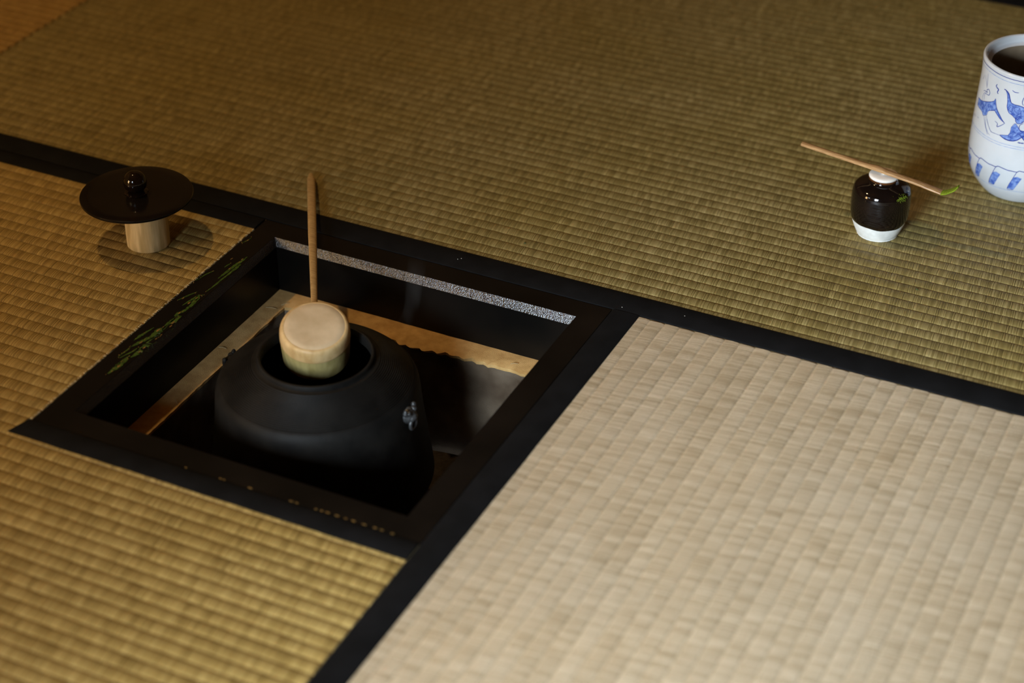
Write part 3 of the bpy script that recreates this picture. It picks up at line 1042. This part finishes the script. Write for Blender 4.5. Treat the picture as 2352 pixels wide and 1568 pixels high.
STROKES_THIN = [[(-144.2, 146.4), (-140.3, 139.8), (-136.9, 134.2)],
    [(-139.0, 150.3), (-137.9, 141.1), (-137.6, 133.9)],
    [(-141.2, 115.5), (-142.6, 120.5), (-140.7, 125.7), (-137.7, 128.5)],
    [(-138.1, 118.8), (-139.2, 124.0), (-137.4, 127.4)],
    [(-134.0, 101.9), (-129.7, 94.2), (-125.6, 87.3), (-122.8, 83.5)],
    [(-129.6, 104.2), (-125.9, 96.9), (-122.0, 92.2), (-118.4, 88.1)],
    [(-156.3, 92.2), (-152.9, 91.6), (-150.6, 91.2)],
    [(-145.5, 94.0), (-142.3, 93.4)],
    [(-168.7, 87.1), (-157.5, 88.1)],
    [(-127.5, 100.5), (-123.2, 93.3), (-118.8, 89.1), (-112.2, 89.0), (-106.2, 89.1)],
    [(-131.0, 101.8), (-127.9, 92.5), (-123.8, 86.7), (-119.7, 84.1)],
    [(-91.1, 121.9), (-92.9, 120.2), (-95.6, 121.9), (-97.1, 125.2), (-95.2, 127.0), (-91.7, 126.7), (-90.7, 123.7), (-92.5, 122.4)],
    [(-102.7, 124.2), (-100.0, 120.2), (-95.5, 118.3)],
    [(-149.8, 138.1), (-148.7, 141.2), (-147.5, 144.2)],
    [(-93.9, 98.6), (-89.6, 95.9), (-84.9, 98.5)],
    [(-99.2, 89.2), (-92.9, 91.9), (-88.4, 96.2)]]
STROKES_MID = [[(-142.8, 127.0), (-140.8, 128.9), (-137.9, 129.2), (-135.1, 129.4), (-136.3, 131.7), (-133.5, 133.7), (-130.5, 131.0), (-131.6, 127.6), (-135.9, 127.0), (-138.7, 126.7)],
    [(-104.5, 105.0), (-107.8, 101.3), (-112.6, 97.7), (-112.7, 101.4), (-116.4, 103.1)],
    [(-102.4, 145.5), (-98.9, 144.1), (-94.8, 144.7)],
    [(-87.2, 87.2), (-83.2, 86.0), (-81.2, 86.7)],
    [(-90.9, 120.2), (-93.7, 116.4), (-93.7, 111.8), (-91.3, 108.6), (-87.6, 109.5), (-85.5, 113.0)],
    [(-85.2, 110.0), (-88.5, 106.9), (-88.5, 102.3), (-85.7, 99.9), (-83.0, 100.4)],
    [(-91.9, 113.0), (-90.3, 115.7), (-87.2, 115.7)],
    [(-88.3, 130.8), (-89.7, 133.7), (-89.5, 137.8), (-88.4, 141.3)],
    [(-109.2, 142.6), (-107.0, 138.1), (-105.5, 130.5), (-105.0, 124.2), (-102.0, 118.7), (-98.1, 116.7), (-94.2, 113.7)],
    [(-101.4, 130.7), (-97.0, 129.7), (-91.4, 129.6), (-86.6, 127.9)],
    [(-152.6, 114.3), (-143.6, 115.0), (-136.4, 117.6), (-129.5, 120.4), (-123.7, 123.6), (-121.6, 125.8), (-120.6, 128.3)],
    [(-120.6, 128.3), (-118.8, 122.6), (-116.6, 117.8), (-112.5, 113.0), (-108.0, 107.8), (-104.5, 105.0)],
    [(-125.6, 111.6), (-119.3, 114.6), (-111.4, 108.5), (-106.2, 105.7)]]
STROKES_THICK = [[(-121.6, 145.4), (-122.7, 142.9), (-120.9, 141.3), (-118.9, 140.1), (-119.8, 136.9), (-118.5, 135.0)],
    [(-111.7, 143.6), (-109.2, 143.0), (-105.7, 140.2), (-103.4, 134.5), (-101.4, 130.7)],
    [(-107.7, 89.3), (-101.6, 86.9), (-94.8, 86.7), (-88.7, 89.2), (-82.4, 95.9)]]
FILLS = [[(-152.6, 114.3), (-143.6, 115.0), (-136.4, 117.6), (-129.5, 120.4), (-123.7, 123.6), (-121.6, 125.8), (-120.6, 128.3), (-118.8, 122.6), (-117.1, 117.6), (-119.3, 114.6), (-125.6, 111.6), (-128.4, 109.0), (-129.6, 104.2), (-135.1, 101.3), (-138.0, 104.0), (-144.0, 104.9), (-152.3, 105.3)],
    [(-119.3, 114.6), (-117.2, 118.4), (-112.9, 112.8), (-108.0, 107.4), (-104.5, 105.0), (-107.0, 106.1), (-111.4, 108.5)],
    [(-109.2, 142.6), (-107.0, 138.1), (-105.5, 130.5), (-105.0, 124.2), (-102.0, 118.7), (-98.1, 116.7), (-94.2, 113.7), (-92.4, 115.9), (-89.3, 118.3), (-85.6, 119.9), (-86.6, 127.9), (-91.4, 129.6), (-97.0, 129.7), (-101.4, 130.7), (-103.5, 135.3), (-106.6, 140.7)],
    [(-97.0, 102.3), (-93.2, 108.1), (-87.8, 101.7), (-83.0, 100.4), (-82.4, 95.9), (-88.7, 89.2), (-94.8, 86.7), (-101.6, 86.9), (-107.7, 89.3), (-103.6, 90.8), (-98.3, 92.6), (-97.0, 97.7)],
    [(-90.9, 120.2), (-93.7, 116.4), (-93.7, 111.8), (-91.3, 108.6), (-87.6, 109.5), (-84.7, 113.2), (-85.7, 120.7)]]
_LAP = 22.4


def jpt(a, z, off):
    r = jrad(z) + off
    return (r * math.cos(math.radians(a)), r * math.sin(math.radians(a)), z)


class Deco:
    def __init__(self):
        self.V, self.F = [], []

    def ribbon(self, pts, w0, w1=None, off=0.00025, taper=True):
        fine = smooth_profile(pts, 6)
        n = len(fine)
        b0 = len(self.V)
        for i, (a, z) in enumerate(fine):
            a0, z0 = fine[max(0, i - 1)]
            a1, z1 = fine[min(n - 1, i + 1)]
            k = math.radians(1) * jrad(min(max(z, 0), 160) / 1000.0) * 1000
            dx, dz = (a1 - a0) * k, (z1 - z0)
            l = math.hypot(dx, dz) or 1
            nx, nz = -dz / l, dx / l
            t = i / max(1, n - 1)
            w = w0 if w1 is None else w0 + (w1 - w0) * t
            if taper:
                w *= 0.35 + 0.65 * math.sin(math.pi * (0.12 + 0.76 * t))
            for s in (-0.5, 0.5):
                self.V.append(jpt(a + nx * s * w / k, (z + nz * s * w) / 1000.0, off))
        for i in range(n - 1):
            p = b0 + i * 2
            self.F.append((p, p + 1, p + 3, p + 2))

    def fill(self, poly, off=0.00012, step=0.35):
        zs = [p[1] for p in poly]
        z = min(zs)
        while z < max(zs):
            zm = z + step / 2
            xs = []
            for (a0, z0), (a1, z1) in zip(poly, poly[1:] + poly[:1]):
                if (z0 <= zm) != (z1 <= zm):
                    xs.append(a0 + (a1 - a0) * (zm - z0) / (z1 - z0))
            xs.sort()
            for a, b in zip(xs[::2], xs[1::2]):
                n = max(1, int((b - a) / 2.5))
                for i in range(n):
                    u0 = a + (b - a) * i / n
                    u1 = a + (b - a) * (i + 1) / n
                    b0 = len(self.V)
                    self.V += [jpt(u0, z / 1000, off), jpt(u1, z / 1000, off), jpt(u1, (z + step) / 1000, off), jpt(u0, (z + step) / 1000, off)]
                    self.F.append((b0, b0 + 1, b0 + 2, b0 + 3))
            z += step

    def ring(self, z, w, off=0.00022):
        n = 140
        b0 = len(self.V)
        for i in range(n):
            zz = z + 0.25 * math.sin(i * 0.31)
            self.V += [jpt(360 * i / n, (zz - w / 2) / 1000, off), jpt(360 * i / n, (zz + w / 2) / 1000, off)]
        for i in range(n):
            j = (i + 1) % n
            self.F.append((b0 + 2 * i, b0 + 2 * j, b0 + 2 * j + 1, b0 + 2 * i + 1))

    def done(self, name, mat, parent, label=None):
        o = mesh_obj(name, self.V, self.F, mat, parent)
        if label:
            o['label'] = label
        return o


MIR = -84.6
flower = lambda L: [st_ for st_ in L if min(a for a, z in st_) > -113.0 and max(a for a, z in st_) > -101.0]
mirror = lambda L: [[(2 * MIR - a, z) for a, z in st_] for st_ in flower(L)]
FILLS = FILLS + mirror(FILLS)
STROKES_THIN = STROKES_THIN + mirror(STROKES_THIN)
STROKES_MID = STROKES_MID + mirror(STROKES_MID)
STROKES_THICK = STROKES_THICK + mirror(STROKES_THICK)
# the bird and flower motif, repeated around the jar: blue wash with dark brush lines on it
for rep in (0, 120, -120):
    wash, line = Deco(), Deco()
    for poly in FILLS:
        wash.fill([(a + rep, z) for a, z in poly])
        line.ribbon([(a + rep, z) for a, z in poly + poly[:1]], 0.42, taper=False)
    for st_ in STROKES_THIN:
        line.ribbon([(a + rep, z) for a, z in st_], 0.42)
    for st_ in STROKES_MID:
        line.ribbon([(a + rep, z) for a, z in st_], 0.75)
    for st_ in STROKES_THICK:
        line.ribbon([(a + rep, z) for a, z in st_], 1.3)
    for k in range(9):
        a0 = -147 + k * 2.9 + rep
        line.ribbon([(a0, 114.5 + k * 0.5 - 6), (a0 + 1.6, 117 + k * 0.55 - 4)], 0.35)
    for k in range(5):
        a0 = -103 + k * 3.2 + rep
        line.ribbon([(a0, 121 + (k % 2) * 2), (a0 + 1.0, 124.5), (a0 + 2.4, 126.5 - (k % 3))], 0.32)
    for ca, cz, cr in ((-100.5, 123.5, 4.2), (-91.0, 114.5, 3.0), (-96.5, 92.5, 3.0), (-128.0, 116.0, 2.6), (-137.0, 111.0, 2.4)):
        line.ribbon([(ca + rep + (cr - 0.22 * k) / 1.06 * math.cos(k * 0.75), cz + (cr - 0.22 * k) * math.sin(k * 0.75)) for k in range(13)], 0.4)
    for k in range(4):
        line.ribbon([(-98 + k * 3.4 + rep, 90.5 + k), (-96.5 + k * 3.4 + rep, 95 + k), (-94 + k * 3.4 + rep, 97.5 + k)], 0.32)
    w_ = wash.done('bird_and_flower_painting', M['cobalt_wash'], jar, 'blue painted bird and flower')
    line.done('brush_outline', M['cobalt'], w_, 'dark blue brush lines')['kind'] = 'stuff'
# lappet band near the foot
wave = [(-2.5, 50.2), (0.0, 50.4), (2.2, 51.9), (5.5, 51.6), (9.5, 50.9), (13.5, 50.3), (17.0, 50.4), (19.9, 50.2)]
for k in range(16):
    c = -128.6 + 22.5 * (k - 7)
    wash, line = Deco(), Deco()
    line.ribbon([(c + a, z) for a, z in wave], 0.85, taper=False)
    line.ribbon([(c, 50.6), (c - 3.0, 42), (c - 8.0, 26.0), (c - 4.0, 24.9), (c - 1.5, 25.6)], 0.65, taper=False)
    wash.fill([(c - 3.0, 42.5), (c + 1.0, 44.2), (c + 5.8, 42.6), (c - 1.2, 25.2), (c - 8.0, 25.6)])
    w_ = wash.done('lappet', M['cobalt_wash'], jar)
    line.done('brush_outline', M['cobalt'], w_)
for z, w, m_ in ((158.4, 0.75, 'cobalt'), (154.2, 0.55, 'cobalt_faint'), (80.8, 0.6, 'cobalt_faint'), (78.0, 0.5, 'cobalt_faint'), (23.0, 0.55, 'cobalt_faint')):
    rg = Deco()
    rg.ring(z, w)
    rg.done('painted_ring', M[m_], jar)

FILL_LANTERN = 23.0
# ------------------------------------------------------------------ lamps (outside the picture)
lamp = thing('pendant_lamp', 'small warm pendant lamp hanging from the ceiling over the far left mat', 'lamp', (-0.745, 0.335, 2.06))
sweep('cord', [(0, 0, 0.06), (0, 0, 0.12), (0, 0, ZC - 2.06)], [(0.003, 0.003)] * 3, M['border'], lamp, segs=8, up=(0, 1, 0))
lathe('shade', [(0.02, 0.10), (0.06, 0.085), (0.13, 0.02), (0.132, 0.022), (0.062, 0.090), (0.02, 0.105)], M['iron'], lamp, segs=48, close=True)
ld = bpy.data.lights.new('bulb_light', 'POINT')
ld.energy = 47.0
ld.color = (1.0, 0.66, 0.30)
ld.shadow_soft_size = 0.035
lo = bpy.data.objects.new('bulb_light', ld)
link(lo, lamp)
# unseen lantern added as warm fill for the lid rest, on the near mat
nm = thing('tatami_mat', 'rush mat in front of the golden mat that carries the added fill lantern', 'tatami mat', (HX0, -0.5325, 0))
core(nm, [(0.0, S - HX0 - 0.001, -0.955, 0.0)])
border(nm, 0.0, S - HX0 - 0.001, -HERI_FAR, -0.0006)
border(nm, 0.0, S - HX0 - 0.001, -0.955, -0.955 + HERI_FAR)
for i in range(57):
    add_row(nm, 0.0, S - HX0 - 0.0012, -HERI_FAR + 0.004 - (i + 1) * PITCH, PITCH, M['weave_gold'], 40 + i % 3)
lan = thing('fill_lantern', 'added fill lantern, square wooden frame with warm lit paper sides', 'lantern', (-0.98, -1.02, 0.0014), 0.5)
LP = emission('fill_lit_paper', (1.0, 0.64, 0.28), FILL_LANTERN)
for sx in (-1, 1):
    for sy in (-1, 1):
        boxes('post', [(sx * 0.125 - 0.008, sx * 0.125 + 0.008, sy * 0.125 - 0.008, sy * 0.125 + 0.008, 0.0, 0.62)], M['wood'], lan)
for z0 in (0.16, 0.57):
    boxes('rail', [(-0.117, 0.117, -0.131, -0.119, z0, z0 + 0.014), (-0.117, 0.117, 0.119, 0.131, z0, z0 + 0.014)], M['wood'], lan)
    boxes('rail', [(-0.131, -0.119, -0.117, 0.117, z0, z0 + 0.014), (0.119, 0.131, -0.117, 0.117, z0, z0 + 0.014)], M['wood'], lan)
for k in range(4):
    c_, s_ = math.cos(k * math.pi / 2), math.sin(k * math.pi / 2)
    pv, pf = box_vf(-0.116, 0.116, 0.122, 0.124, 0.172, 0.572)
    mesh_obj('paper_panel', [(x * c_ - y_ * s_, x * s_ + y_ * c_, z) for x, y_, z in pv], pf, LP, lan)

# ------------------------------------------------------------------ specks
def crumb(name, loc, r, mat, label, cat, seed, group=None):
    bm = bmesh.new()
    bmesh.ops.create_icosphere(bm, subdivisions=2, radius=r)
    for v in bm.verts:
        v.co *= 1 + 0.5 * mnoise.noise(v.co * (1.3 / r) + Vector((seed, 0, 0)))
        v.co.z = v.co.z * 0.6 + r * 0.45
    me = bpy.data.meshes.new(name)
    bm.to_mesh(me)
    bm.free()
    me.materials.append(mat)
    o = bpy.data.objects.new(name, me)
    o.location = loc
    link(o)
    tag(o, label, cat, group)


M['leaf'] = noisy('tea_leaf', (0.035, 0.045, 0.008), (0.07, 0.08, 0.02), 800, rough=0.9)
crumb('tea_crumb', (0.2838, 0.5035, 0.0002), 0.0013, M['leaf'], 'tiny dark green tea crumb on the greenish mat behind the hearth frame', 'tea crumb', 1)
crumb('tea_crumb', (0.6985, 0.6000, 0.0002), 0.0013, M['leaf'], 'tiny dark tea crumb on the greenish mat in front of the tea caddy', 'tea crumb', 4)
PAIR = 'tiny white lint speck in a close pair on the black border behind the hearth'
for k, (x, y_, lb, gp) in enumerate(((0.2337, 0.4400, PAIR, 'pair of lint specks'), (0.2366, 0.4428, PAIR, 'pair of lint specks'),
                                     (0.4320, 0.4300, 'tiny white lint speck on the black border by the corner of the hearth frame', None),
                                     (-0.1895, 0.4050, 'tiny white lint speck on the black border behind the kettle lid', None),
                                     (0.4970, 0.4430, 'tiny white lint speck on the black border beyond the pale beige mat', None))):
    crumb('lint_speck', (x, y_, 0.0012), 0.00045, M['lint'], lb, 'lint', 7 + k, gp)

# ------------------------------------------------------------------ faint steam drifting up beside the kettle mouth
sm = bpy.data.materials.new('thin_steam')
sm.use_nodes = True
t = sm.node_tree
t.nodes.remove(t.nodes['Principled BSDF'])
pv = t.nodes.new('ShaderNodeVolumeScatter')
pv.inputs['Color'].default_value = (0.95, 0.97, 1.0, 1)
tc = t.nodes.new('ShaderNodeTexCoord')
nz = t.nodes.new('ShaderNodeTexNoise')
nz.inputs['Scale'].default_value = 38.0
nz.inputs['Detail'].default_value = 3.0
mp = t.nodes.new('ShaderNodeMapping')
mp.inputs['Scale'].default_value = (1, 1, 0.28)
t.links.new(tc.outputs['Object'], mp.inputs['Vector'])
t.links.new(mp.outputs[0], nz.inputs['Vector'])
rp = t.nodes.new('ShaderNodeMapRange')
rp.inputs['From Min'].default_value = 0.46
rp.inputs['From Max'].default_value = 0.72
rp.inputs['To Min'].default_value = 0.0
rp.inputs['To Max'].default_value = 2.0
t.links.new(nz.outputs['Fac'], rp.inputs['Value'])
t.links.new(rp.outputs[0], pv.inputs['Density'])
t.links.new(pv.outputs[0], t.nodes['Material Output'].inputs['Volume'])
st_pts = [(0.262, 0.240, 0.022), (0.272, 0.262, 0.045), (0.268, 0.282, 0.070), (0.262, 0.300, 0.095), (0.252, 0.312, 0.120)]
stm = sweep('steam_wisp', smooth_profile(st_pts, 5), [(0.006 + 0.006 * i / 20, 0.006 + 0.006 * i / 20) for i in range(21)], sm, None, segs=14, up=(1, 0, 0))
tag(stm, 'faint white wisp of steam rising over the hearth', 'steam')
stm['kind'] = 'stuff'
